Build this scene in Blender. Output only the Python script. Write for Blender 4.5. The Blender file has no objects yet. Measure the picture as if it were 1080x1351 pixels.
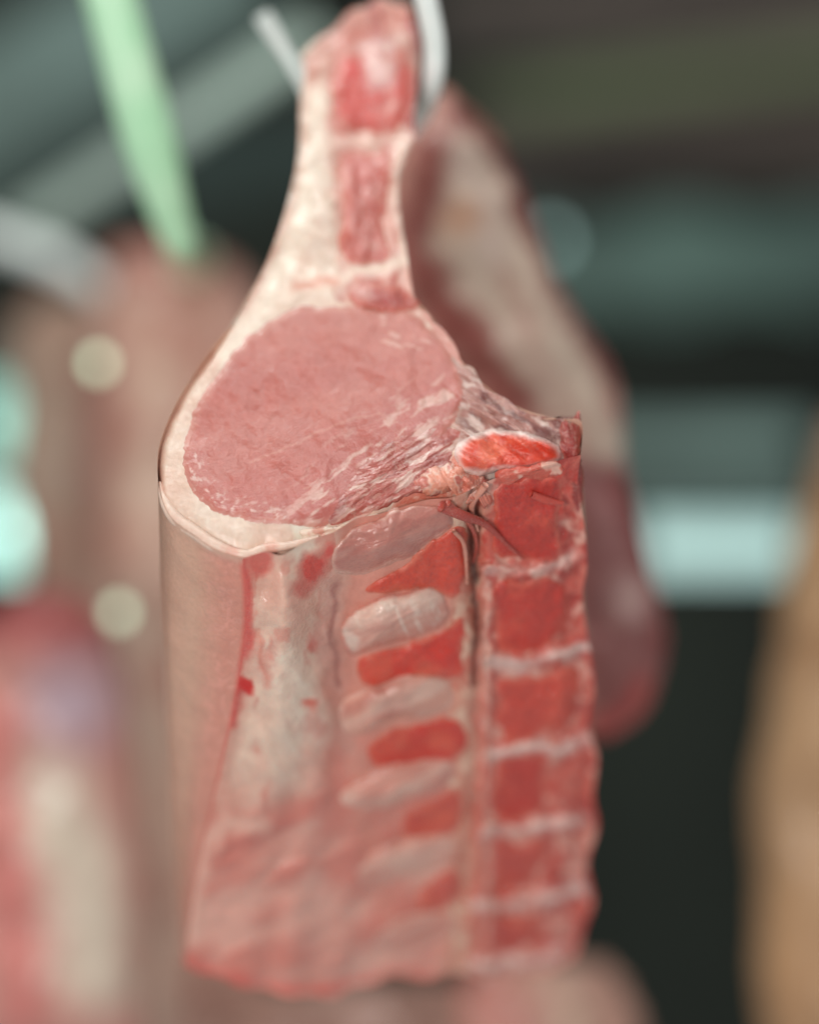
import bpy, math, numpy as np
from mathutils import Vector, kdtree
rng = np.random.RandomState(7)
K=0.0004; DC=1.5; H0=1.6
# ---------------------------------------------------------------- helpers
def place(px,py,d):
    """image pixel scaled about the camera position (0.4 mm per pixel at zero depth, depth d in metres behind the near edge) -> world metres"""
    s=K*(DC+d)/DC  # scale grows with depth so each point stays on its image pixel
    return np.stack([(px-540)*s, d+0*px, H0+(675.5-py)*s],-1)
def lin(c):
    c=np.array(c,float)/255
    return np.where(c<=0.04045,c/12.92,((c+0.055)/1.055)**2.4)
_tab=rng.rand(256,256)
def vn(x,y):
    xi=np.floor(x).astype(int); yi=np.floor(y).astype(int)
    fx=x-xi; fy=y-yi; fx=fx*fx*(3-2*fx); fy=fy*fy*(3-2*fy)
    a=_tab[xi&255,yi&255]; b=_tab[(xi+1)&255,yi&255]; c=_tab[xi&255,(yi+1)&255]; d=_tab[(xi+1)&255,(yi+1)&255]
    return (a*(1-fx)+b*fx)*(1-fy)+(c*(1-fx)+d*fx)*fy
def fbm(x,y,s,seed=0,o=4):
    t=0;a=.5;n=0
    for i in range(o):
        t=t+a*vn(x/s+seed*17.3+i*5.1,y/s+seed*9.7+i*3.3); n+=a; a*=.5; s=s/2
    return t/n
def dfbm(x,y,s,seed,ux,uy,st=.35,cr=1.5,o=4):
    l=math.hypot(ux,uy);ux/=l;uy/=l
    return fbm((x*ux+y*uy)*st,(-x*uy+y*ux)*cr,s,seed,o)
def curve(pts,n,closed=False):
    P=np.array(pts,float)
    if closed: Q=np.vstack([P[-1],P,P[0],P[1]])
    else: Q=np.vstack([2*P[0]-P[1],P,2*P[-1]-P[-2]])
    out=[]
    for i in range(1,len(Q)-2):
        t=np.linspace(0,1,24,endpoint=False)[:,None]
        p0,p1,p2,p3=Q[i-1],Q[i],Q[i+1],Q[i+2]
        out.append(.5*((2*p1)+(p2-p0)*t+(2*p0-5*p1+4*p2-p3)*t*t+(-p0+3*p1-3*p2+p3)*t**3))
    out=np.vstack(out+[Q[-2][None]])
    L=np.r_[0,np.cumsum(np.linalg.norm(np.diff(out,axis=0),axis=1))]
    q=np.linspace(0,L[-1],n+1 if closed else n)
    if closed:q=q[:-1]
    return np.stack([np.interp(q,L,out[:,k]) for k in range(out.shape[1])],-1)
def coons(T,B,L,R,wl=None,wr=None):
    u=np.linspace(0,1,len(T)); v=np.linspace(0,1,len(L))[:,None,None]
    wl=(1-u if wl is None else wl)[None,:,None]; wr=(u if wr is None else wr)[None,:,None]
    return ((1-v)*T[None]+v*B[None]+wl*(L[:,None]-(1-v)*T[0]-v*B[0])+wr*(R[:,None]-(1-v)*T[-1]-v*B[-1]))
def sdseg(x,y,pts,closed=False):
    P=np.array(pts,float); n=len(P); best=np.full(x.shape,1e9)
    for i in range(n if closed else n-1):
        a=P[i];b=P[(i+1)%n]; e=b-a
        t=np.clip(((x-a[0])*e[0]+(y-a[1])*e[1])/(e@e+1e-9),0,1)
        best=np.minimum(best,np.hypot(x-a[0]-t*e[0],y-a[1]-t*e[1]))
    return best
def sdpoly(x,y,pts):
    d=sdseg(x,y,pts,True); P=np.array(pts,float); ins=np.zeros(x.shape,bool)
    for i in range(len(P)):
        a=P[i];b=P[(i+1)%len(P)]
        c=((a[1]>y)!=(b[1]>y))&(x<(b[0]-a[0])*(y-a[1])/(b[1]-a[1]+1e-12)+a[0])
        ins^=c
    return np.where(ins,-d,d)
class Paint:
    def __init__(s,x,y,base,warp=6):
        s.x0=x; s.y0=y
        s.x=x+(fbm(x,y,22,1)-.5)*2.4*warp; s.y=y+(fbm(x,y,22,2)-.5)*2.4*warp
        s.c=np.ones(x.shape+(3,))*lin(base); s.f=np.zeros(x.shape+(3,)); s.f[...,2]=.5
    def m(s,mask,col=None,a=1,fx=None):
        mask=np.clip(mask,0,1)*a
        if col is not None: s.c=s.c*(1-mask[...,None])+lin(col)*mask[...,None]
        if fx is not None: s.f=s.f*(1-mask[...,None])+np.array(fx)*mask[...,None]
        return s
    def poly(s,p,col,soft=8,a=1,fx=None): return s.m(.5-sdpoly(s.x,s.y,p)/soft,col,a,fx)
    def line(s,p,w,col,soft=6,a=1,fx=None): return s.m(.5-(sdseg(s.x,s.y,p)-w)/soft,col,a,fx)
    def dot(s,x,y,r,col,soft=10,a=1,fx=None): return s.m(.5-(np.hypot(s.x-x,s.y-y)-r)/soft,col,a,fx)
    def noise(s,sc,lo,hi,col,a=1,seed=5,sx=1,sy=1,region=None,fx=None):
        n=fbm(s.x*sx,s.y*sy,sc,seed); m=np.clip((n-lo)/(hi-lo),0,1)
        if region is not None:m=m*np.clip(region,0,1)
        return s.m(m,col,a,fx)
    def dn(s,sc,lo,hi,col,a,seed,ux,uy,region=1,st=.35,cr=1.5):
        n=dfbm(s.x,s.y,sc,seed,ux,uy,st,cr); return s.m(np.clip((n-lo)/(hi-lo),0,1)*np.clip(region,0,1),col,a)
def new_obj(name,verts,faces,mat,col=None,fx=None,smooth=True):
    me=bpy.data.meshes.new(name)
    me.from_pydata(np.asarray(verts,float).tolist(),[],faces.tolist() if isinstance(faces,np.ndarray) else faces)
    if smooth: me.polygons.foreach_set("use_smooth",[True]*len(me.polygons))
    n=len(me.vertices)
    for nm,dat in (("Col",col),("Fx",fx)):
        if dat is not None:
            at=me.attributes.new(nm,'FLOAT_COLOR','POINT')
            at.data.foreach_set("color",np.c_[np.asarray(dat).reshape(-1,3),np.ones(n)].ravel())
    me.materials.append(mat); me.update()
    o=bpy.data.objects.new(name,me); bpy.context.collection.objects.link(o)
    return o
def gridfaces(n,m,wrap=False,flip=False):
    i,j=np.meshgrid(np.arange(n-1),np.arange(m if wrap else m-1),indexing='ij'); j2=(j+1)%m
    f=np.stack([i*m+j,i*m+j2,(i+1)*m+j2,(i+1)*m+j],-1).reshape(-1,4)
    return f[:,::-1] if flip else f
def top(o,label,cat,group=None):
    o["label"]=label;o["category"]=cat
    if group:o["group"]=group
def empty(name,loc,label,cat,group=None):
    e=bpy.data.objects.new(name,None); e.empty_display_size=.02; e.location=loc
    bpy.context.collection.objects.link(e); top(e,label,cat,group); return e
def child(o,p):
    o.parent=p; o.location=-Vector(p.location) if p.type=='EMPTY' else (0,0,0)
# ---------------------------------------------------------------- materials
def nd(nt,t,**k):
    n=nt.nodes.new(t)
    for a,b in k.items():
        if a.startswith('_'): n.inputs[a[1:].replace('_',' ')].default_value=b
        else:setattr(n,a,b)
    return n
def meat_material(name,fine=1.0,bump=.35,sss=.14,cbump=.55):
    m=bpy.data.materials.new(name); m.use_nodes=True; nt=m.node_tree; L=nt.links.new
    bs=nt.nodes['Principled BSDF']
    col=nd(nt,'ShaderNodeAttribute',attribute_name="Col"); fx=nd(nt,'ShaderNodeAttribute',attribute_name="Fx")
    sep=nd(nt,'ShaderNodeSeparateColor'); L(fx.outputs['Color'],sep.inputs[0])
    tc=nd(nt,'ShaderNodeTexCoord')
    def noise(sc,det=4,dist=0,rough=.55):
        n=nd(nt,'ShaderNodeTexNoise'); n.inputs['Scale'].default_value=sc;n.inputs['Detail'].default_value=det
        n.inputs['Distortion'].default_value=dist;n.inputs['Roughness'].default_value=rough
        L(tc.outputs['Object'],n.inputs['Vector']); return n.outputs['Fac']
    def math_(op,a,b=None,clamp=False):
        n=nd(nt,'ShaderNodeMath',operation=op,use_clamp=clamp)
        for i,v in enumerate((a,b)):
            if v is None: continue
            if hasattr(v,'links'): L(v,n.inputs[i])
            else:n.inputs[i].default_value=v
        return n.outputs[0]
    def mr(v,a,b,c,d):
        n=nd(nt,'ShaderNodeMapRange'); L(v,n.inputs[0])
        for i,x in enumerate((a,b,c,d)): n.inputs[i+1].default_value=x
        return n.outputs[0]
    def mix(f,a,b,blend='MIX'):
        n=nd(nt,'ShaderNodeMix',data_type='RGBA',blend_type=blend)
        if hasattr(f,'links'):L(f,n.inputs[0])
        else:n.inputs[0].default_value=f
        for i,v in ((6,a),(7,b)):
            if hasattr(v,'links'):L(v,n.inputs[i])
            else:n.inputs[i].default_value=(*v,1)
        return n.outputs[2]
    n1=noise(70*fine,3); n2=noise(420*fine,4); n3=noise(1300*fine,3)
    v=mr(n1,.3,.7,.94,1.05); v2=mr(n2,.3,.7,.95,1.05); vv=math_('MULTIPLY',v,v2)
    comb=nd(nt,'ShaderNodeCombineColor'); 
    for i in range(3): L(vv,comb.inputs[i])
    c=mix(1.0,col.outputs['Color'],comb.outputs[0],'MULTIPLY')
    r=math_('ABSOLUTE',math_('SUBTRACT',noise(130*fine,5,1.2,.62),.5))
    r2=math_('ABSOLUTE',math_('SUBTRACT',noise(70*fine,6,2.0,.6),.5))
    fil=math_('MAXIMUM',mr(r,.0,.022,1,0),mr(r2,.0,.013,1,0))
    patch=mr(noise(55*fine,3),.42,.62,0,1)
    fm=math_('MULTIPLY',math_('MULTIPLY',fil,patch),sep.outputs[0],True)
    c=mix(fm,c,tuple(lin((232,196,178))))
    g=mr(n3,.36,.62,.0,1.0)
    gm=math_('MULTIPLY',g,math_('MULTIPLY',sep.outputs[1],.22))
    c=mix(gm,c,tuple(lin((236,110,84))))
    g2=math_('MULTIPLY',mr(n2,.35,.5,1,0),math_('MULTIPLY',sep.outputs[1],.36))
    c=mix(g2,c,tuple(lin((140,20,18))))
    L(c,bs.inputs['Base Color'])
    ro=math_('SUBTRACT',mr(n2,.3,.7,.6,.44),math_('MULTIPLY',sep.outputs[2],.2),True); L(ro,bs.inputs['Roughness'])
    bs.inputs['Subsurface Weight'].default_value=sss; bs.inputs['Subsurface Radius'].default_value=(1,.3,.2); bs.inputs['Subsurface Scale'].default_value=.006
    bs.inputs['Specular IOR Level'].default_value=.45
    L(math_('MULTIPLY',sep.outputs[2],.8,True),bs.inputs['Coat Weight']); bs.inputs['Coat Roughness'].default_value=.14
    h0=math_('ADD',math_('MULTIPLY',n2,.7),math_('MULTIPLY',n3,math_('ADD',.15,math_('MULTIPLY',sep.outputs[1],.8))))
    h0=math_('ADD',h0,math_('MULTIPLY',fm,.35)); h=math_('ADD',h0,math_('MULTIPLY',n1,1.))
    b=nd(nt,'ShaderNodeBump'); b.inputs['Strength'].default_value=bump; b.inputs['Distance'].default_value=.0016
    L(h,b.inputs['Height']); L(b.outputs[0],bs.inputs['Normal'])
    b2=nd(nt,'ShaderNodeBump'); b2.inputs['Strength'].default_value=cbump; b2.inputs['Distance'].default_value=.0022
    L(h0,b2.inputs['Height']); L(b2.outputs[0],bs.inputs['Coat Normal'])
    return m
def plain(name,c1,c2,scale=8,rough=.6,metal=0,emit=None,estr=0):
    m=bpy.data.materials.new(name);m.use_nodes=True;nt=m.node_tree;L=nt.links.new;bs=nt.nodes['Principled BSDF']
    tc=nd(nt,'ShaderNodeTexCoord');n=nd(nt,'ShaderNodeTexNoise');n.inputs['Scale'].default_value=scale;n.inputs['Detail'].default_value=4
    L(tc.outputs['Object'],n.inputs['Vector'])
    r=nd(nt,'ShaderNodeValToRGB'); r.color_ramp.elements[0].position=.35;r.color_ramp.elements[1].position=.65
    r.color_ramp.elements[0].color=(*lin(c1),1);r.color_ramp.elements[1].color=(*lin(c2),1)
    L(n.outputs['Fac'],r.inputs[0]);L(r.outputs[0],bs.inputs['Base Color'])
    bs.inputs['Roughness'].default_value=rough;bs.inputs['Metallic'].default_value=metal
    if emit is not None:
        bs.inputs['Emission Color'].default_value=(*lin(emit),1);bs.inputs['Emission Strength'].default_value=estr
    return m
M_meat=meat_material("raw_meat",1,.28); M_far=meat_material("raw_meat_plain",.6,.2,0,.2)
M_steel=plain("hook_steel",(250,255,252),(240,252,248),60,.22,0)
# ================================================================= MAIN RACK
FS=.7; SS=.9
def dface(x,y): return FS*(735-y)
Lf=[(404,84),(408,104),(402,140),(400,200),(384,270),(350,350),(298,438),(245,510),(216,570),(208,612),(213,655)]
Rf=[(546,28),(553,60),(551,100),(546,150),(545,185),(529,225),(526,262),(536,330),(549,400),(583,450),(604,478),(624,486),(640,512),(668,526),(690,543),(724,550),(746,549),(762,556),(766,600)]
Tf=[(404,84),(398,72),(418,52),(440,38),(462,14),(486,8),(500,-4),(522,4),(536,6),(546,28)]
rimL=[(213,655),(228,685),(255,705),(285,725),(320,737)]
edge=[(320,737),(350,728),(372,732),(405,714),(440,702),(470,684),(500,678),(560,660),(600,655),(650,632),(700,618),(742,606),(766,600)]
def rough_disp(x,y,a=1.):
    return a*((fbm(x,y,60,11)-.5)*14+(fbm(x,y,14,12,3)-.5)*3)
NU,NV=300,330
T=curve(Tf,NU);B=curve(rimL+edge[1:],NU);Lc=curve(Lf,NV);Rc=curve(Rf,NV)
G=coons(T,B,Lc,Rc); X,Y=G[...,0],G[...,1]
u=np.linspace(0,1,NU)[None,:]*np.ones((NV,1)); v=np.linspace(0,1,NV)[:,None]*np.ones((1,NU))
ed=np.minimum(np.minimum(u,1-u),np.minimum(v,1-v)); fade=np.clip(ed/.03,0,1)
flapm=np.clip((420-Y)/80,0,1)
Df=dface(X,Y)+fade*rough_disp(X,Y,1)+fade*flapm*(fbm(X,Y,55,21,3)-.5)*44
rightz=np.clip((X-590)/30,0,1)*np.clip((Y-460)/30,0,1)
Df+=fade*rightz*(dfbm(X,Y,20,22,.85,.5)-.5)*50
Df+= (1-np.clip(ed/.05,0,1))**2*24*np.clip((u<.5)+(v>.9)*1.,0,1)
p=Paint(X,Y,(230,204,186),7)
p.noise(70,.42,.7,(224,178,158),.55,3); p.noise(12,.55,.8,(244,230,216),.35,4)
p.line([tuple(q) for q in Lf],4,(190,132,112),12,.75)
p.line(rimL+edge[1:4],3,(220,166,146),10,.5)
p.poly([(445,20),(545,0),(570,110),(545,200),(535,330),(560,420),(452,400),(450,330),(440,220),(432,90)],(204,116,102),20,.95,(.4,.2,1))
p.line([(528,190),(524,262),(532,330)],9,(234,208,190),14,.85)
p.line([(430,185),(480,190),(535,182)],7,(232,200,184),16,.8)
p.line([(548,30),(551,110),(544,170)],12,(156,48,46),12,.9,(.3,.3,1))
p.poly([(395,80),(470,-5),(520,-5),(500,30),(450,50),(425,90),(415,120)],(194,118,102),14,.85)
p.dn(30,.5,.68,(234,200,184),.6,8,.1,1,(p.x>425)*(p.y<420))
p.dn(34,.54,.68,(176,60,54),.6,18,.1,1,(p.x>442)*(p.y<400)*(p.x<525))
p.poly([(474,60),(516,52),(520,112),(484,118)],(238,202,196),16,.85)
p.line([(380,385),(450,366),(500,350),(545,345)],8,(240,214,196),9,.95)
p.line([(392,378),(442,370)],6,(214,110,80),12,.65)
p.line([(418,130),(412,220),(392,310),(350,400),(300,470)],12,(242,224,206),18,.85)
p.poly([(590,465),(640,500),(700,540),(770,545),(770,610),(600,600),(600,540)],(180,128,118),12,1,(.6,.2,1.2))
p.dn(13,.5,.6,(234,212,202),.8,9,.85,.5,rightz)
p.dn(16,.55,.65,(108,50,48),.8,10,.85,.5,rightz)
p.poly([(540,620),(600,590),(625,625),(610,665),(560,672),(520,670)],(214,120,98),10,1,(.5,.3,1))
p.noise(14,.5,.6,(240,205,185),.8,12,region=(p.x>540)*(p.x<640)*(p.y>590)*(p.y<670))
p.poly([(385,690),(425,690),(432,722),(390,724)],(244,232,214),8,.9)
p.f[...,2]+=.25
rack=empty("pork_rack",Vector(place(np.array(480.),np.array(150.),.12)),"raw pork loin rack with ribs hanging from a steel hook","meat")
def solid(name,X,Y,Df,c,f,mat,th=55,dy=14):
    n,m=X.shape
    V=place(X,Y,Df*K).reshape(-1,3)
    fr=gridfaces(n,m,flip=True)
    cx,cy=X.mean(),Y.mean()
    Xb=X+(cx-X)*.03;Yb=Y+dy*.3
    V2=place(Xb,Yb,(Df+th)*K).reshape(-1,3)
    b=np.r_[np.arange(m),np.arange(1,n)*m+m-1,(n-1)*m+np.arange(m-2,-1,-1),np.arange(n-2,0,-1)*m]
    b2=np.roll(b,-1); N=n*m
    q=np.stack([b,b2,b2+N,b+N],-1)
    faces=np.vstack([fr,gridfaces(n,m)+N,q])
    return new_obj(name,np.vstack([V,V2]),faces,mat,np.vstack([c.reshape(-1,3)]*2),np.vstack([f.reshape(-1,3)]*2))
o=solid("fat_layer",X,Y,Df,p.c,p.f,M_meat); child(o,rack); o["label"]="creamy white fat rim of the cut face and rib flap"
def mk_kd(X,Y,Dd,step=2):
    xs=X[::step,::step].ravel();ys=Y[::step,::step].ravel();ds=Dd[::step,::step].ravel()
    kd=kdtree.KDTree(len(xs))
    for i in range(len(xs)): kd.insert((xs[i],ys[i],0),i)
    kd.balance()
    def q(x,y):
        out=np.empty(x.shape)
        for idx in np.ndindex(x.shape):
            w=0;s=0
            for co,i,dist in kd.find_n((x[idx],y[idx],0),5):
                ww=1/(dist*dist+.3);w+=ww;s+=ww*ds[i]
            out[idx]=s/w
        return out
    return q
Qface=mk_kd(X,Y,Df)
# ---- front rib side
Lb=[(320,737),(325,790),(322,850),(306,950),(276,1080),(256,1180),(243,1272)]
Rb=[(766,600),(762,640),(770,690),(774,745),(768,790),(779,866),(784,910),(776,960),(788,1000),(782,1050),(788,1090),(774,1140),(782,1188),(770,1225),(760,1262)]
Bb=[(243,1272),(262,1283),(290,1288),(318,1303),(350,1304),(378,1314),(410,1312),(440,1316),(462,1302),(490,1298),(520,1286),(560,1292),(600,1282),(640,1292),(680,1280),(720,1284),(760,1262)]
e0=curve(edge,340)
def edgeY(x): return np.interp(x,e0[:,0],e0[:,1])
def add_d(pts,fn): return [(a,b,fn(a,b)) for a,b in pts]
fd=lambda x,y: dface(x,edgeY(x))+SS*(y-edgeY(x))
T3=curve(add_d(edge,lambda a,b:dface(a,b)),340)
L3=curve([(a,b,SS*(b-735)) for a,b in Lb],360)
R3=curve([(a,b,FS*135+SS*(b-600)) for a,b in Rb],360)
B3=curve([(a,b,fd(a,b)) for a,b in Bb],340); B3[0]=L3[-1];B3[-1]=R3[-1]
G=coons(T3,B3,L3,R3);FX,FY,FD=G[...,0],G[...,1],G[...,2]
u=np.linspace(0,1,340)[None,:]*np.ones((360,1)); v=np.linspace(0,1,360)[:,None]*np.ones((1,340))
ed=np.minimum(np.minimum(u,1-u),v); fade=np.clip(ed/.05,0,1)
gx=[(628,650),(626,760),(630,860),(626,960),(622,1080),(612,1180),(600,1280)]
gd=sdseg(FX+(fbm(FX,FY,30,31)-.5)*14,FY,gx)
disp=rough_disp(FX,FY,1.2)+26*np.exp(-(gd/9)**2)*np.clip((1000-FY)/200,.25,1)
disp+=24*np.exp(-((FX-445)/34)**2)*np.clip((1150-FY)/200,0,1)*np.clip((FY-720)/60,0,1)
disp-=24*np.exp(-((FX-375)/40)**2)*np.clip((1100-FY)/200,0,1)*np.clip((FY-740)/60,0,1)
fold=dfbm(FX,FY,44,34,.5,1,.5,1.1,3)
bel=np.clip((470-FX)/40,0,1)*np.clip((1120-FY)/80,0,1)*np.clip((FY-750)/40,0,1)
disp+=((fold-.5)*24+(fbm(FX,FY,30,39,2)-.5)*10)*bel
lowm=np.clip((FY-1000)/120,0,1)*np.clip((600-FX)/80,0,1)
strk=dfbm(FX,FY,44,33,1,-.55,.4,1.1,3)
disp+=lowm*(strk-.5)*40
disp+=np.clip((FX-735)/45,0,1)**2*44*np.clip(v*8,0,1)
discs=[[(640,752),(690,755),(730,748),(760,734)],[(645,876),(690,878),(740,862),(778,850)],[(645,997),(700,986),(740,988),(778,972)],[(640,1098),(690,1097),(770,1080)],[(630,1193),(690,1191),(765,1172)],[(625,1270),(680,1270),(740,1252)]]
wx=FX+(fbm(FX,FY,34,35)-.5)*30;wy=FY+(fbm(FX,FY,34,36)-.5)*26
for dl in discs: disp-=17*np.exp(-(sdseg(wx,wy,dl)/10)**2)
disp-=10*np.exp(-((wx-642)/8)**2)*np.clip((FY-760)/40,0,1)
disp+=(fbm(FX,FY,24,37,3)-.5)*28*np.clip((FX-715)/20,0,1)
FDd=FD+fade*disp
p=Paint(FX,FY,(220,148,132),8)
X_,Y_=p.x,p.y
p.poly([(330,725),(440,690),(450,760),(420,900),(450,1000),(430,1080),(330,1110),(290,1060),(320,930)],(236,202,182),30,1,(.2,0,1.1))
bm=np.clip((455-X_)/20,0,1)*np.clip((1130-Y_)/60,0,1)*np.clip((X_-330)/10,0,1)
p.m(np.clip((fold-.5)/.26,0,1)*bm,(226,158,140),.6)
p.m(np.clip((.47-fold)/.2,0,1)*bm,(248,232,214),.6)
p.noise(44,.5,.72,(224,152,134),.5,40,region=(X_<470)*(Y_<1130))
p.noise(30,.58,.72,(214,104,90),.45,48,region=(X_<440)*(Y_<1100)*(X_>330),sx=1.4,sy=.7)
p.poly([(430,960),(600,1000),(600,1290),(250,1300),(262,1130),(330,1070),(400,1040)],(220,136,122),60,1,(.2,.05,1.1))
reg=np.clip((Y_-1000)/80,0,1)*np.clip((620-X_)/50,0,1)
p.m(np.clip((strk-.48)/.2,0,1)*reg,(238,186,170),.7)
p.m(np.clip((.46-strk)/.16,0,1)*reg,(206,106,94),.5)
p.line([(246,1275),(300,1296),(400,1312),(500,1298),(600,1288)],12,(226,98,88),22,.8)
p.line([(250,1230),(262,1130),(300,1085),(345,1088)],12,(240,192,174),20,.75)
p.line(Lb[:4],6,(208,64,58),11,.9,(.2,.4,1.2)); p.line([(316,740),(322,860)],11,(218,96,88),12,.8)
p.dot(322,905,10,(210,30,26),7); p.dot(345,742,18,(216,90,80),12,.85)
p.dot(415,750,22,(208,52,44),16,.95,(.3,.5,1)); p.dot(430,725,10,(222,84,74),12)
p.dot(414,850,9,(212,70,56),10,.9); p.dot(408,928,10,(222,100,80),12,.9);p.dot(400,775,11,(204,62,52),12,.7)
p.line([(340,840),(350,900)],4,(222,112,92),10,.7)
p.line([(440,770),(430,850),(450,950),(470,1010)],14,(212,152,138),18,.8,(.3,.1,1.2))
p.line([(470,1010),(480,1080),(500,1160),(520,1230)],12,(214,138,122),18,.7)
p.line([(445,775),(436,820),(446,900)],3,(150,76,72),7,.7)
p.poly([(595,650),(640,630),(640,1290),(585,1290),(600,1000)],(222,156,134),16,.95,(.5,.3,1))
p.noise(14,.5,.64,(238,206,182),.75,44,region=(X_>595)*(X_<650))
p.noise(14,.58,.66,(196,72,56),.55,49,region=(X_>595)*(X_<650))
p.poly([(640,620),(770,595),(795,1250),(620,1290)],(212,98,84),16,.95,(.3,.4,1))
p.noise(18,.48,.6,(238,182,166),.8,45,region=(X_>640))
p.noise(18,.52,.66,(174,40,36),.85,46,region=(X_>715))
p.noise(13,.55,.66,(204,54,42),.7,47,region=(X_>640))
brk=np.clip((fbm(X_,Y_,26,38)-.34)/.14,.55,1)
for k,dl in enumerate(discs): p.m((.5-(sdseg(X_,Y_,dl)-7)/10)*brk,(242,206,196),.95 if k else .6,(.2,0,1.4))
p.m((.5-(np.abs(X_-642)-4)/8)*brk*(Y_>765),(238,196,180),.7)
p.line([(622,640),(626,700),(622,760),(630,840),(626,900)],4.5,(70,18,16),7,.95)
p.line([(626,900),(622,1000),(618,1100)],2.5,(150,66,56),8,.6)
V=place(FX,FY,FDd*K).reshape(-1,3)
o=new_obj("rib_side",V,gridfaces(360,340,flip=True),M_meat,p.c,p.f);child(o,rack);o["label"]="inner rib side with membrane, fat and red streaks"
Qf=mk_kd(FX,FY,FDd)
# ---- outer skin wrapping behind
ringT=[(320,737),(285,725),(255,705),(228,685),(213,655),(208,612),(216,570),(245,510),(298,438),(360,400),(450,385),(550,400),(620,490),(680,535),(735,552),(766,556),(766,600)]
ringB=[(243,1272),(241,1272),(239,1271),(238,1270),(237,1268),(237,1262),(242,1250),(262,1225),(310,1200),(370,1180),(450,1170),(550,1170),(620,1190),(680,1200),(735,1205),(758,1225),(760,1262)]
fac=[1,1,1,1,1,.97,.92,.85,.75,.7,.66,.66,.72,.8,.9,.97,1]
T3=curve([(a,b,dface(a,b)) for a,b in ringT],420)
def resamp(pts3,ref,n):
    P=np.array(ref,float);Lr=np.r_[0,np.cumsum(np.linalg.norm(np.diff(P,axis=0),axis=1))]
    q=np.linspace(0,Lr[-1],n);Q=np.array(pts3,float)
    return np.stack([np.interp(q,Lr,Q[:,k]) for k in range(3)],-1)
B3=resamp([(a,b,dface(c[0],c[1])+SS*(b-c[1])*f) for (a,b),c,f in zip(ringB,ringT,fac)],ringT,420);B3[0]=L3[-1];B3[-1]=R3[-1]
uu=np.linspace(0,1,420); wl=np.clip(1-uu/.11,0,1); wr=np.clip(1-(1-uu)/.1,0,1)
wl=wl*wl*(3-2*wl)*.6+wl*.4
G=coons(T3,B3,L3,R3,wl,wr);SX,SY,SD=G[...,0],G[...,1],G[...,2]
u=uu[None,:]*np.ones((360,1)); v=np.linspace(0,1,360)[:,None]*np.ones((1,420))
fade=np.clip(np.minimum(np.minimum(u,1-u),v)/.02,0,1)
SX=SX-fade*7*np.sin(np.pi*np.clip(v,0,1))*np.exp(-((u-.11)/.09)**2)
SDd=SD+fade*((fbm(u*900,v*900,50,51)-.5)*8)
w=u*1300
p=Paint(w,SY,(212,168,146),5)
p.noise(120,.4,.7,(202,150,128),.5,52,sx=1.5,sy=.7)
p.m(np.clip((90-w)/60,0,1),(214,140,126),.75); p.noise(8,.55,.65,(230,164,150),.45,54,region=np.clip((90-w)/50,0,1)*(SY<1000))
p.m(np.clip((10-w)/10,0,1),(212,76,68),.8)
p.m(np.clip((SY-900)/400,0,1),(208,142,124),.55)
p.m(np.clip((.02-v)/.02,0,1),(222,184,164),.8)
p.f[...,2]=.45
V=place(SX,SY,SDd*K).reshape(-1,3)
o=new_obj("skin",V,gridfaces(360,420),M_meat,p.c,p.f);child(o,rack);o["label"]="smooth pinkish beige outer skin of the loin"
ring=np.vstack([np.c_[SX[-1],SY[-1],SDd[-1]],np.c_[FX[-1],FY[-1],FDd[-1]][::-1]])
cen=ring.mean(0); rows=[ring+(cen-ring)*t for t in np.linspace(0,1,14)]
R=np.array(rows); Vc=place(R[...,0],R[...,1],R[...,2]*K).reshape(-1,3)
pc=Paint(R[...,0],R[...,2],(186,96,86),6)
o=new_obj("lower_cut_face",Vc,gridfaces(14,len(ring),True),M_meat,pc.c,pc.f);child(o,rack)
# ---- pillows
def pillow(name,poly,Q,H,base,edgec,ew=6,fx=(.3,.3,.8),n=150,rings=26,power=5,sink=5,jag=3,seed=0,extra=None,noisy=None,hn=4,mat=None,parent=None,ea=.85,js=14,dr=None):
    P=curve(poly,n,True); c=P.mean(0)
    jx=(fbm(P[:,0],P[:,1],js,60+seed)-.5)*2*jag
    nrm=(P-c)/np.linalg.norm(P-c,axis=1)[:,None]
    P=P+nrm*jx[:,None]
    r=1-np.linspace(0,1,rings)**1.35
    r=np.r_[1.02,r][:,None]
    x=c[0]+(P[None,:,0]-c[0])*r; y=c[1]+(P[None,:,1]-c[1])*r
    d=Q(x,y); rr=np.minimum(r,1)
    nz=fbm(x,y,16,70+seed) if dr is None else dfbm(x,y,18,70+seed,*dr)
    h=H*(1-rr**power)-sink*np.clip((r-.93)/.09,0,1)+ (nz-.5)*hn*2*(1-rr**4)
    p=Paint(x,y,base,4)
    p.f[...]=fx
    if noisy: 
        for (sc,lo,hi,cc,a) in noisy: p.noise(sc,lo,hi,cc,a,80+seed)
    if extra: extra(p)
    s=np.minimum(sdseg(p.x,p.y,[tuple(q) for q in P[::3]],True),99)
    if edgec is not None: p.m(1-(s-ew*.4)/(ew),edgec,ea,(.1,0,1.1))
    V=place(x,y,(d-h)*K).reshape(-1,3)
    o=new_obj(name,V,gridfaces(len(r),n,True,flip=True),mat or M_meat,p.c,p.f)
    child(o,parent or rack); return o
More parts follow.
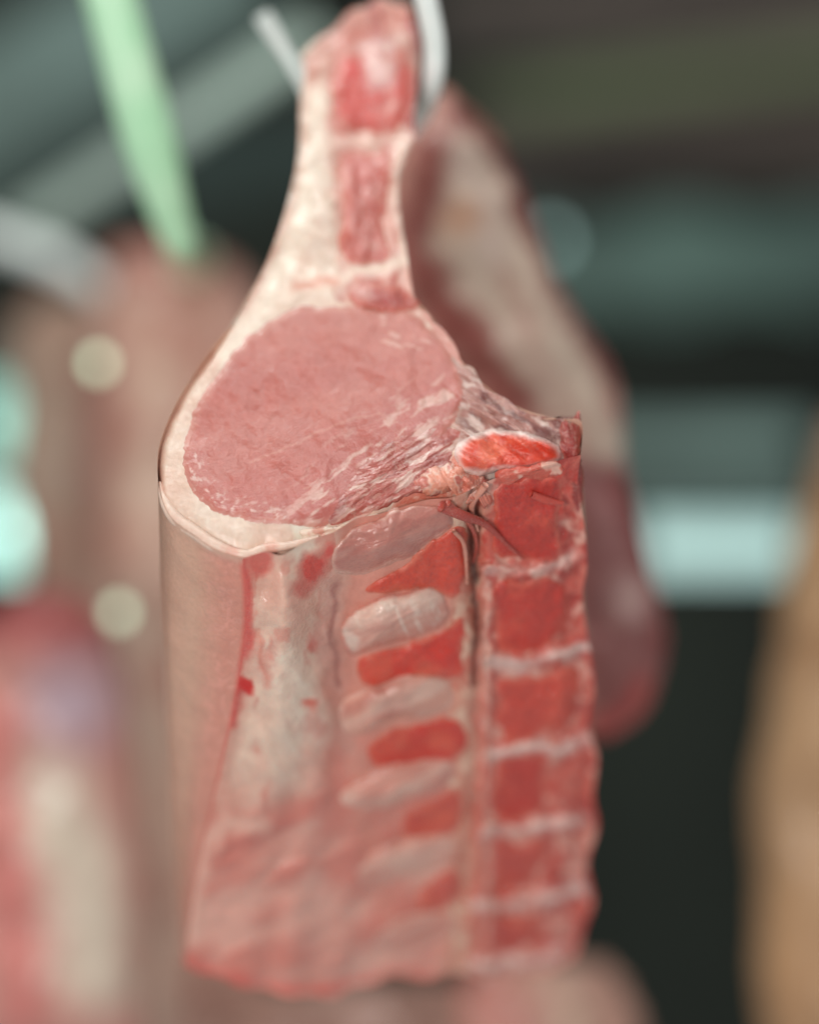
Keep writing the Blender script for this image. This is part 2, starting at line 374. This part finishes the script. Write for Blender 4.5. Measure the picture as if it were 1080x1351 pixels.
def eye_extra(p):
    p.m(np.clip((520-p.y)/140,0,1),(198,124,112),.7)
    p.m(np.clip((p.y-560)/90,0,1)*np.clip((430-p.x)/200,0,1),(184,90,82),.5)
    p.dn(80,.46,.72,(206,134,122),.35,91,1,-.4); p.dn(50,.52,.72,(178,82,76),.25,92,1,-.4)
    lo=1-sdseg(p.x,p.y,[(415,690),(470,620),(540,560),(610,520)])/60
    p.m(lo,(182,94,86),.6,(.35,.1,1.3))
    p.dn(8,.54,.68,(232,200,186),.6,93,.8,-.55,lo*1.3,.3,1.2)
    m2=1-sdseg(p.x,p.y,[(255,600),(262,640),(300,668),(380,685)])/28
    p.m(m2,None,1,(.4,.1,1.3))
    p.line([(330,610),(380,590),(440,560),(500,545)],1,(222,170,155),4,.4)
    p.noise(5,.6,.68,(240,212,202),.75,88,region=1-sdseg(p.x,p.y,[(250,600),(258,640),(300,668),(380,685)])/22)
    p.dn(9,.6,.7,(234,200,186),.4,89,1,.3,(p.x>500)*(p.y<460))
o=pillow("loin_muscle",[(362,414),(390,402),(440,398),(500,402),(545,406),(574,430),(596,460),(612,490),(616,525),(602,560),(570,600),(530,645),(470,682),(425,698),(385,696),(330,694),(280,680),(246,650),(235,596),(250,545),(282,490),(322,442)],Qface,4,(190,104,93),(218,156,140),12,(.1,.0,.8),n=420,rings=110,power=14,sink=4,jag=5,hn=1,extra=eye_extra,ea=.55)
o["label"]="large pink eye muscle with fine marbling"
def st_extra(p):
    p.dn(11,.5,.62,(236,206,194),.75,94,.8,-.5); p.dn(16,.56,.66,(144,58,54),.6,95,.8,-.5)
pillow("streaky_muscle",[(430,694),(440,650),(475,608),(525,572),(575,556),(606,566),(600,600),(575,640),(520,664),(465,690)],Qface,8,(184,98,88),None,4,(.5,.1,1.4),n=260,rings=70,power=3,sink=4,jag=9,seed=3,hn=9,extra=st_extra,dr=(.8,-.5))
fm=[[(450,75),(480,62),(520,66),(540,60),(542,130),(530,172),(490,178),(450,165),(436,110)],
    [(452,208),(490,198),(514,208),(512,250),(506,300),(514,340),(470,352),(444,332),(452,280)],
    [(460,384),(490,374),(535,380),(552,406),(510,412),(470,402)]]
for i,q in enumerate(fm):
    pillow("flap_muscle",q,Qface,12,[(204,66,58),(188,92,82),(166,58,52)][i],(212,116,100),10,(.3,.2,1.3),seed=5+i,jag=9,power=2.3,noisy=[(30,.52,.7,(224,170,158),.5),(34,.5,.66,(206,34,30),.8 if i==0 else .2)],ea=.8,extra=(lambda p:p.poly([(478,62),(516,56),(520,112),(486,118)],(238,202,196),16,.85)) if i==0 else None,dr=(.1,1))
pillow("bone_cap",[(598,606),(607,582),(648,566),(695,570),(734,586),(744,604),(717,618),(660,623),(620,628)],Qface,16,(234,86,60),(246,226,218),8,(.1,.3,1.2),power=6,jag=4,seed=9,hn=2,sink=6,extra=lambda p:(p.m(1-np.hypot(p.x-650,p.y-600)/50,(244,136,102),.6),p.noise(20,.55,.7,(214,50,38),.5,76),p.m((p.y-606)/8*(p.x>640),(206,70,54),.8)),ea=.9)
pillow("meat_tag",[(736,566),(744,550),(752,560),(764,546),(766,590),(770,640),(764,676),(752,660),(746,640),(742,606)],lambda x,y:Qface(x,np.minimum(y,600))+np.maximum(y-600,0)*.6,11,(150,44,42),(206,110,100),3,(.5,.6,1),power=3,jag=8,seed=10)
pillow("fat_shred",[(545,640),(570,612),(598,606),(616,628),(612,664),(598,650),(575,655)],Qface,14,(232,154,130),None,3,(.4,.3,1.4),power=3,jag=10,seed=11,hn=9,noisy=[(18,.5,.6,(248,224,206),.9),(18,.55,.65,(196,64,48),.8)],dr=(.5,.8))
pillow("fat_shred",[(610,622),(640,628),(652,650),(640,672),(628,660),(612,668),(604,645)],Qface,8,(220,126,106),None,3,(.4,.3,1.4),power=3,jag=10,seed=12,hn=9,noisy=[(18,.5,.6,(242,204,186),.9),(18,.55,.65,(174,50,40),.8)],dr=(.5,.8))
pillow("fat_shred",[(652,622),(690,616),(730,608),(744,622),(715,634),(690,630),(665,642)],lambda x,y:Qf(x,np.maximum(y,edgeY(x)+2)),8,(216,96,78),None,3,(.4,.3,1.4),power=3,jag=7,seed=14,hn=5,noisy=[(16,.5,.6,(240,190,172),.9),(18,.55,.65,(184,46,36),.8)],dr=(1,-.3))
pillow("fat_shred",[(396,700),(430,694),(470,684),(500,676),(496,688),(450,704),(420,722),(398,726)],lambda x,y:Qface(x,np.minimum(y,edgeY(x)))+np.maximum(y-edgeY(x),0)*.5,9,(240,216,196),None,3,(.3,.1,1.2),power=3,jag=8,seed=16,hn=5,noisy=[(18,.55,.65,(216,120,100),.6)],dr=(1,-.3))
VB=[[(648,644),(690,632),(735,628),(746,660),(738,700),(737,733),(690,742),(655,738),(650,700)],
 [(648,770),(700,766),(732,762),(750,800),(738,846),(700,860),(657,862),(650,815)],
 [(660,898),(710,892),(756,878),(768,910),(750,956),(710,968),(664,982),(655,940)],
 [(654,1012),(700,1003),(722,1008),(718,1060),(700,1078),(655,1081)],
 [(650,1118),(690,1113),(718,1106),(714,1155),(690,1172),(650,1172)],
 [(648,1213),(690,1208),(714,1200),(702,1240),(680,1253),(648,1254)]]
vc=[(198,42,33),(204,48,38),(212,66,52),(198,48,40),(202,70,60),(198,60,50)]
for i,q in enumerate(VB):
    pillow("vertebra",q,Qf,8,vc[i],(226,116,96),6,(.05,.9,1.2),seed=20+i,jag=11,power=5,noisy=[(30,.5,.7,(224,92,70),.5)],hn=4,js=24,ea=.7)
RB=[[(480,778),(525,748),(565,718),(603,692),(618,710),(616,760),(602,792),(560,776),(510,784)],
 [(468,892),(475,868),(530,850),(590,830),(612,812),(616,860),(602,896),(540,892),(490,906)],
 [(482,1002),(490,975),(540,955),(600,945),(616,965),(606,1000),(545,1008),(502,1014)],
 [(535,1102),(540,1070),(580,1050),(605,1045),(609,1090),(580,1106)],
 [(550,1197),(555,1170),(590,1150),(607,1155),(604,1190),(570,1207)]]
for i,q in enumerate(RB):
    pillow("rib_bone",q,Qf,6,[(214,68,48),(218,46,32),(214,54,40),(208,74,60),(206,86,74)][i],(224,122,98),5,(.1,.6,1.3),seed=30+i,jag=9,power=6,noisy=[(30,.5,.7,(228,108,80),.45)],js=22,hn=3.5,ea=.65)
LB=[[(440,756),(436,726),(465,700),(510,678),(560,664),(594,670),(598,692),(572,714),(530,740),(480,760)],
 [(462,866),(446,832),(476,800),(530,780),(575,775),(595,794),(590,822),(550,844),(505,852)],
 [(450,955),(456,920),(510,898),(560,889),(594,898),(597,927),(570,944),(510,957),(470,972)],
 [(448,1056),(476,1022),(540,1004),(590,1002),(597,1032),(550,1050),(490,1070)],
 [(466,1150),(506,1117),(560,1102),(597,1107),(592,1138),(540,1154),(490,1171)],
 [(496,1238),(540,1209),(590,1202),(600,1227),(560,1249),(515,1259)]]
lc=[(194,128,116),(218,158,142),(222,160,142),(222,154,138),(220,148,132),(218,144,128)]
for i,q in enumerate(LB):
    def ex(p,i=i):
        p.dn(30,.48,.7,(236,202,186),.55 if i else .35,95+i,1,-.45)
        p.dn(34,.52,.72,(192,104,94),.5,65+i,1,-.45)
        if i==1:
            p.dn(14,.55,.65,(240,218,204),.6,66,.5,1); p.m(1-sdseg(p.x,p.y,[(475,812),(520,795),(570,790)])/16,(240,218,202),.5)
    pillow("rib_muscle",q,Qf,[30,34,30,24,18,14][i],lc[i],(232,190,174) if i!=1 else (206,112,98),5,(.15,.05,1.6),seed=40+i,jag=7,power=2.3,hn=4,extra=ex,js=26,ea=.65,dr=(1,-.45))
def tube(name,pts,rad,mat,seg=14,n=60,col=None,fx=(.3,.3,1.2),dm=False,flat=1.0,lump=0):
    """pts (px,py,d units or metres if dm) with radii in image pixels, scaled with depth"""
    C=curve(pts,n); 
    Pw=place(C[:,0],C[:,1],C[:,2]*(1 if dm else K))
    Rr=np.interp(np.linspace(0,1,n),np.linspace(0,1,len(rad)),rad)*K*(1+(C[:,2]*(1 if dm else K))/DC)
    if lump: Rr=Rr*(1+lump*2*(fbm(C[:,0],C[:,1],16,99)-.5))
    tn=np.gradient(Pw,axis=0);tn/=np.linalg.norm(tn,axis=1)[:,None]
    V=[];a=np.cross(tn[0],np.array([0,1,0.]))
    for i in range(n):
        a=a-tn[i]*(a@tn[i]);a/=np.linalg.norm(a)+1e-9;b=np.cross(a,tn[i])
        th=np.arange(seg)/seg*2*np.pi
        V.append(Pw[i]+Rr[i]*(np.cos(th)[:,None]*a+np.sin(th)[:,None]*b*flat))
    V=np.vstack(V); f=gridfaces(n,seg,True).tolist(); f.append(list(range(seg)));f.append(list(range((n-1)*seg,n*seg))[::-1])
    cc=None;ff=None
    if col is not None:
        pp=Paint(np.repeat(C[:,0],seg).astype(float),np.repeat(C[:,1],seg).astype(float),col,3)
        if lump: pp.noise(26,.5,.66,(222,150,130),.6,77)
        cc=pp.c; ff=np.ones((n*seg,3))*np.array(fx)
    return new_obj(name,V,f,mat,cc,ff)
def onf(pts,off=6):
    a=np.array(pts,float); d=Qf(a[:,0],a[:,1])-off
    return [(x,y,z) for (x,y),z in zip(pts,d)]
# rounded fatty lip where the cut face rolls over the side
full=[(211,636),(215,655),(230,682),(257,702),(286,721),(322,732),(352,724),(385,719),(420,708)]
o=tube("fat_lip",[(x,y,dface(x,y)+10) for x,y in full],[2,7,9,9,9,8,7,5,2],M_meat,seg=18,n=200,col=(234,202,184),fx=(.2,0,1),lump=.2);child(o,rack)
for pts,r,c in [([(582,668),(610,680),(640,692),(668,718),(690,738)],[8,7,5,3,1.5],(176,66,56)),
              ([(590,664),(618,690),(628,716),(624,742)],[5,4,3,1.5],(184,78,64)),
              ([(640,640),(622,668),(630,700)],[5,4,2],(226,158,138)),
              ([(700,652),(722,660),(742,664)],[5,6,3],(204,74,60)),
              ([(598,700),(612,720),(616,770)],[3,3,1.5],(214,144,124))]:
    o=tube("sinew",onf(pts,12),r,M_meat,col=c);child(o,rack)
# ---- main hook
hp=[(528,-160,320),(548,-60,380),(564,10,405),(573,60,425),(571,108,455),(556,150,560),(515,190,620),(455,195,630),(420,150,635),(400,108,635),(372,62,630),(345,18,620)]
o=tube("meat_hook",hp,[17,17,16,15,14,13,12,11,9,8,8,12],M_steel,seg=24,n=140)
top(o,"shiny curved steel hook piercing the top of the rib flap","hook","steel meat hooks")
# ================================================================= hanging pieces behind
def slab(name,left,right,d0,base,paint,label,cat,slope=.0,th=120,n=120,m=60,bulge=30,group="hanging pork pieces",mat=None,lump=1.):
    Lc=curve(left,n);Rc=curve(right,n)
    s=np.linspace(0,1,m)[None,:,None]
    e=(fbm(np.arange(n)*4.,np.arange(n)*0.+left[0][0],60,14)-.5)*26*lump
    e2=(fbm(np.arange(n)*4.,np.arange(n)*0.+left[0][1],60,15)-.5)*26*lump
    Lc[:,0]+=e;Rc[:,0]+=e2
    Gx=Lc[:,None]*(1-s)+Rc[:,None]*s; x,y=Gx[...,0],Gx[...,1]
    ss=np.linspace(-1,1,m)[None,:]
    vv=np.linspace(0,1,n)[:,None]
    prof=np.sqrt(np.clip(1-ss**2,0,1))*np.clip(np.minimum(vv,1-vv)*10,0,1)**.5
    d=d0+slope*vv - prof*bulge*K+(fbm(x,y,90,int(d0*100))-.5)*70*K*prof*lump
    p=Paint(x,y,base,14); paint(p)
    db=d0+slope*vv+prof*th*K
    V=np.vstack([place(x,y,d).reshape(-1,3),place(x,y,db).reshape(-1,3)])
    N=n*m
    b=np.r_[np.arange(m),np.arange(1,n)*m+m-1,(n-1)*m+np.arange(m-2,-1,-1),np.arange(n-2,0,-1)*m]
    b2=np.roll(b,-1)
    faces=np.vstack([gridfaces(n,m,flip=True),gridfaces(n,m)+N,np.stack([b,b2,b2+N,b+N],-1)])
    o=new_obj(name,V,faces,mat or M_far,np.vstack([p.c.reshape(-1,3)]*2),np.vstack([p.f.reshape(-1,3)]*2))
    top(o,label,cat,group);return o
def p2(p):
    p.poly([(590,180),(650,190),(700,330),(780,470),(830,600),(790,620),(700,520),(620,400),(560,330)],(232,210,190),24,.95)
    p.line([(575,200),(545,330),(600,430),(680,520)],24,(150,66,60),40,.9)
    p.line([(660,360),(710,470),(770,570)],7,(190,112,100),20,.6)
    p.line([(600,140),(660,200),(705,310),(760,420),(800,500)],13,(108,26,26),22,.95)
    p.line([(600,200),(640,260),(650,340)],12,(240,214,200),24,.8)
    p.dot(612,290,22,(230,166,128),30,.8)
    p.poly([(740,610),(835,610),(880,760),(880,900),(800,980),(760,900)],(154,96,94),36,.95)
    p.dot(835,790,28,(222,184,178),30,.9);p.line([(800,650),(812,720)],12,(186,130,128),24,.8); p.line([(850,900),(820,950),(790,965)],14,(204,66,60),30,.9)  # the light pink dot paints a highlight into the lower meat
    p.line([(815,640),(860,750),(874,860)],10,(132,36,34),20,.95)
slab("hanging_pork",[(560,115),(500,250),(500,420),(560,600),(650,760),(700,880),(760,968)],
     [(592,118),(655,185),(702,300),(756,410),(810,500),(826,600),(858,740),(876,850),(850,935),(800,975)],.38,(200,140,126),p2,
     "pork rack with thick cream fat and dark red edges","meat",.04,bulge=60)
def pA(p):
    p.m(np.clip((440-p.y)/110,0,1),(120,66,56),.85); p.line([(330,400),(330,900),(335,1300)],28,(220,166,152),40,.7)
    p.line([(200,500),(180,800),(190,1350)],30,(232,206,184),50,.8); p.noise(60,.5,.65,(190,120,104),.6,3);p.line([(140,480),(130,640),(120,760)],18,(136,56,48),30,.85)
    p.line([(262,520),(258,800),(262,1100)],12,(180,104,92),30,.5)
slab("hanging_pork",[(150,325),(125,420),(120,600),(140,900),(150,1200),(160,1420)],[(230,315),(320,360),(345,470),(345,800),(345,1100),(345,1420)],.97,(214,168,150),pA,
     "long pale pink pork side with dark red top","meat",bulge=120)
def pB(p):
    p.line([(50,450),(40,700)],18,(196,176,154),40,.75); p.noise(60,.5,.65,(180,116,98),.6,13)
slab("hanging_pork",[(60,390),(15,450),(15,640),(45,860)],[(110,385),(150,460),(165,640),(150,860)],1.2,(166,134,116),pB,"thin brownish pork piece with pale fat streak","meat",bulge=100)
def pC(p):
    p.m(np.clip((905-p.y)/70,0,1),(156,62,64),.85); p.dot(95,930,55,(184,166,182),80,.85); p.line([(60,1050),(110,1150),(130,1280)],52,(230,216,196),60,.9)
    p.line([(-10,950),(10,1150),(30,1351)],26,(220,124,118),50,.9)
    p.line([(175,1000),(195,1300)],14,(200,140,124),40,.7)
slab("hanging_pork",[(20,780),(-60,860),(-90,1050),(-80,1420)],[(90,775),(150,840),(180,950),(192,1150),(200,1420)],.62,(212,152,140),pC,"plump pork cut with red top, lilac membrane and cream fat","meat",bulge=160)
slab("hanging_pork",[(320,1300),(280,1370),(280,1500)],[(600,1290),(640,1370),(640,1500)],.7,(160,120,106),lambda p:p.noise(50,.45,.6,(196,154,140),.7,5),"dull brownish pink pork piece hanging lower","meat",bulge=80)
def pR(p):
    p.noise(60,.45,.6,(220,188,166),.8,5); p.m(np.clip((740-p.x)/80,0,1),(206,116,104),.75)
slab("hanging_pork",[(640,1262),(590,1350),(580,1500)],[(800,1270),(840,1340),(846,1500)],.7,(190,146,130),pR,"pale pink pork shoulder with cream fat hanging low","meat",bulge=60)
def pT(p):
    p.m(np.clip((700-p.y)/110,0,1),(100,56,44),.9); p.noise(80,.45,.7,(184,138,98),.6,6)
slab("hanging_pork",[(1100,545),(1060,660),(1026,840),(1004,1000),(998,1200),(1006,1420)],[(1180,545),(1240,700),(1260,1000),(1260,1420)],.8,(202,160,120),pT,"tan skinned pork side with darker brown top","meat",bulge=140)
M_green=plain("green_light_tint_steel",(182,234,192),(206,244,210),20,.3,0,(150,205,160),.14)  # reflected green lamp light put into base colour and weak emission
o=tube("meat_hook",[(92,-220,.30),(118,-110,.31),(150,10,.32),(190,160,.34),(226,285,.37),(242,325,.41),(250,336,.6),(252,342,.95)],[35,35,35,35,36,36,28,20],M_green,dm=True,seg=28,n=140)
top(o,"steel hook bar holding the long pork side, green lamp light painted on","hook","steel meat hooks")
o=tube("meat_hook",[(-40,300,1.05),(20,322,1.03),(80,345,1.02),(140,385,1.02),(180,425,1.04)],[16,17,17,15,10],M_steel,dm=True,seg=20,n=60)
top(o,"grey steel hook arm reaching a brownish pork piece","hook","steel meat hooks")
# ================================================================= hall
def bar(name,a,b,w,d1,d2,mat,label,cat,wob=0,depth=None,group=None):
    A=place(np.array(float(a[0])),np.array(float(a[1])),d1);Bp=place(np.array(float(b[0])),np.array(float(b[1])),d2)
    ax=(Bp-A);Ln=np.linalg.norm(ax);ax/=Ln; y=np.array([0,1.,0]); s=np.cross(ax,y);s/=np.linalg.norm(s);y=np.cross(s,ax)
    h=w*K*(DC+(d1+d2)/2)/DC/2; t=(depth or h*1.2); bv=h*.18
    prof=[(-h+bv,-t),(h-bv,-t),(h,-t+bv),(h*.55,-t*.4),(h*.55,t*.4),(h,t-bv),(h-bv,t),(-h+bv,t),(-h,t-bv),(-h*.55,t*.4),(-h*.55,-t*.4),(-h,-t+bv)]
    n=12;V=[]
    for i in range(n):
        q=i/(n-1); sc=1+wob*math.sin(q*19)
        for u_,v_ in prof: V.append(A+ax*Ln*q+s*u_*sc+y*v_)
    f=gridfaces(n,12,True).tolist();f.append(list(range(12)));f.append(list(range((n-1)*12,n*12))[::-1])
    o=new_obj(name,np.array(V),f,mat,smooth=False)
    if label: top(o,label,cat,group)
    return o
def mt(n,c,e=.12,r=.6): return plain(n,tuple(int(x*(1-e)) for x in c),tuple(min(255,int(x*(1+e))) for x in c),3,r)
bar("steel_rail",(-120,215),(330,-60),150,2.1,2.1,mt("rail_grey",(116,140,134)),"wide grey green steel rail under the ceiling","rail",group="overhead rails")
bar("steel_rail",(20,310),(420,45),40,1.2,1.2,mt("rail_light",(172,192,182)),"narrow light grey steel rail under the ceiling","rail",group="overhead rails")
bar("ceiling_beam",(60,250),(560,175),90,2.6,2.6,mt("beam_teal",(62,82,78)),"dark teal ceiling beam","beam",group="ceiling beams")
bar("ceiling_beam",(560,20),(1250,0),90,2.7,2.7,mt("beam_brown",(100,90,84),.2),"brown grey ceiling beam","beam",group="ceiling beams")
bar("ceiling_beam",(620,140),(1250,60),44,2.4,2.4,mt("beam_olive",(112,124,92),.2),"slender olive green ceiling beam","beam",group="ceiling beams")
bar("ceiling_beam",(600,190),(1250,175),100,2.9,2.9,mt("beam_dull",(88,78,72),.2),"dull brown ceiling beam","beam",group="ceiling beams")
bar("ventilation_pipe",(640,360),(1250,335),120,2.0,2.0,mt("duct_teal",(90,118,110),.28),"dull teal ventilation duct with joints","duct",wob=.2)
bar("steel_shelf",(740,590),(1062,588),50,2.0,2.0,mt("shelf_teal",(148,178,170),.2),"pale teal steel shelf rail","shelf")
M_glow=plain("lamp_tube_glass",(160,184,180),(170,194,190),5,.4,0,(190,228,222),.85)
M_house=mt("lamp_housing_paint",(130,150,146))
def lamp(px,py,w,h,d,name="fluorescent_lamp",lab="lit fluorescent lamp with cool white tube"):
    e=empty(name,Vector(place(np.array(float(px)),np.array(float(py)),d)),lab,"lamp","lit lamps")
    t=bar("lamp_tube",(px-w/2,py),(px+w/2,py),h,d,d,M_glow,None,None);child(t,e)
    g=bar("lamp_housing",(px-w/2-6,py-h*.7),(px+w/2+6,py-h*.7),h*.36,d,d,M_house,None,None);child(g,e)
    return e
lamp(945,722,205,60,1.6)
def sphere_mesh(c,r,n=20,m=14,drop=1.25):
    th=np.linspace(0,np.pi,m)[:,None];ph=np.arange(n)[None]/n*2*np.pi
    rr=np.sin(th)*r*(1+.12*np.cos(th)); return np.stack([c[0]+rr*np.cos(ph),c[1]+rr*np.sin(ph),c[2]+np.cos(th)*r*drop+0*ph],-1).reshape(-1,3),gridfaces(m,n,True)
def bulb(px,py,d,r,col,strg,lab):  # builds the lit bulbs and also two stand-in glints
    c=place(np.array(float(px)),np.array(float(py)),d); e=empty("bulb_glint",Vector(c),lab,"lamp","lit lamps")
    m=plain("bulb_glass",(200,205,200),(215,220,215),5,.4,0,col,strg)
    V,f=sphere_mesh(c,r);o=new_obj("glass",V,f,m);child(o,e)
    s=new_obj("socket",*sphere_mesh(c+np.array([0,0,r*1.5]),r*.6,12,8,1.3),M_house);child(s,e)
bulb(130,480,.70,.0055,(180,208,170),3.4,"small pale green glint built as a glowing bulb")  # specular glint, added here as a small glowing bulb
bulb(157,808,.70,.0055,(185,212,178),3.2,"small pale green glint built as a glowing bulb")  # second glint, likewise an added emitter in bulb shape
bulb(14,700,2.1,.033,(190,255,240),3.4,"bright cool white lit bulb")
bulb(-8,560,2.1,.036,(120,215,195),1.5,"cyan tinted lit bulb")
bulb(725,318,1.5,.008,(130,170,165),2.4,"faint grey teal lit bulb")
# back wall
wl_=plain("dark_hall_wall",(18,24,21),(50,58,50),.9,.9)
y=3.4;Vw=[(x,y,z) for z in np.linspace(-1.5,5,14) for x in np.linspace(-5,5,20)]
o=new_obj("hall_wall",Vw,gridfaces(14,20),wl_,smooth=False);o["kind"]="structure"
# ================================================================= light, world, camera
w=bpy.data.worlds.new("World");bpy.context.scene.world=w;w.use_nodes=True
w.node_tree.nodes['Background'].inputs[0].default_value=(1,.995,.975,1);w.node_tree.nodes['Background'].inputs[1].default_value=.38
def area(loc,tgt,size,pw,col):
    l=bpy.data.lights.new("area_lamp",'AREA');l.size=size;l.energy=pw;l.color=col
    ob=bpy.data.objects.new("area_lamp",l);ob.location=loc;ob.rotation_euler=(Vector(tgt)-Vector(loc)).to_track_quat('-Z','Y').to_euler();bpy.context.collection.objects.link(ob)
area((-.6,-1.7,1.5),(0,0,1.5),.3,17,(1,.97,.93))
area((.12,-.55,2.9),(0,.05,1.6),.35,5,(1,.98,.95))
area((-.5,.3,3.0),(-.1,.3,1.6),.5,8,(.92,1,.95))  # added backlight, brightens hook tops and the pieces behind
cam=bpy.data.cameras.new("camera");co=bpy.data.objects.new("camera",cam);bpy.context.collection.objects.link(co)
co.location=(0,-DC,H0);co.rotation_euler=(math.pi/2,0,0)
cam.sensor_fit='VERTICAL';cam.sensor_height=36;cam.sensor_width=36;cam.lens=36*DC/(1351*K);cam.clip_end=50;cam.clip_start=.01
cam.dof.use_dof=True;cam.dof.focus_distance=DC+.028;cam.dof.aperture_fstop=1.08
sc=bpy.context.scene;sc.camera=co
sc.view_settings.view_transform='Standard'
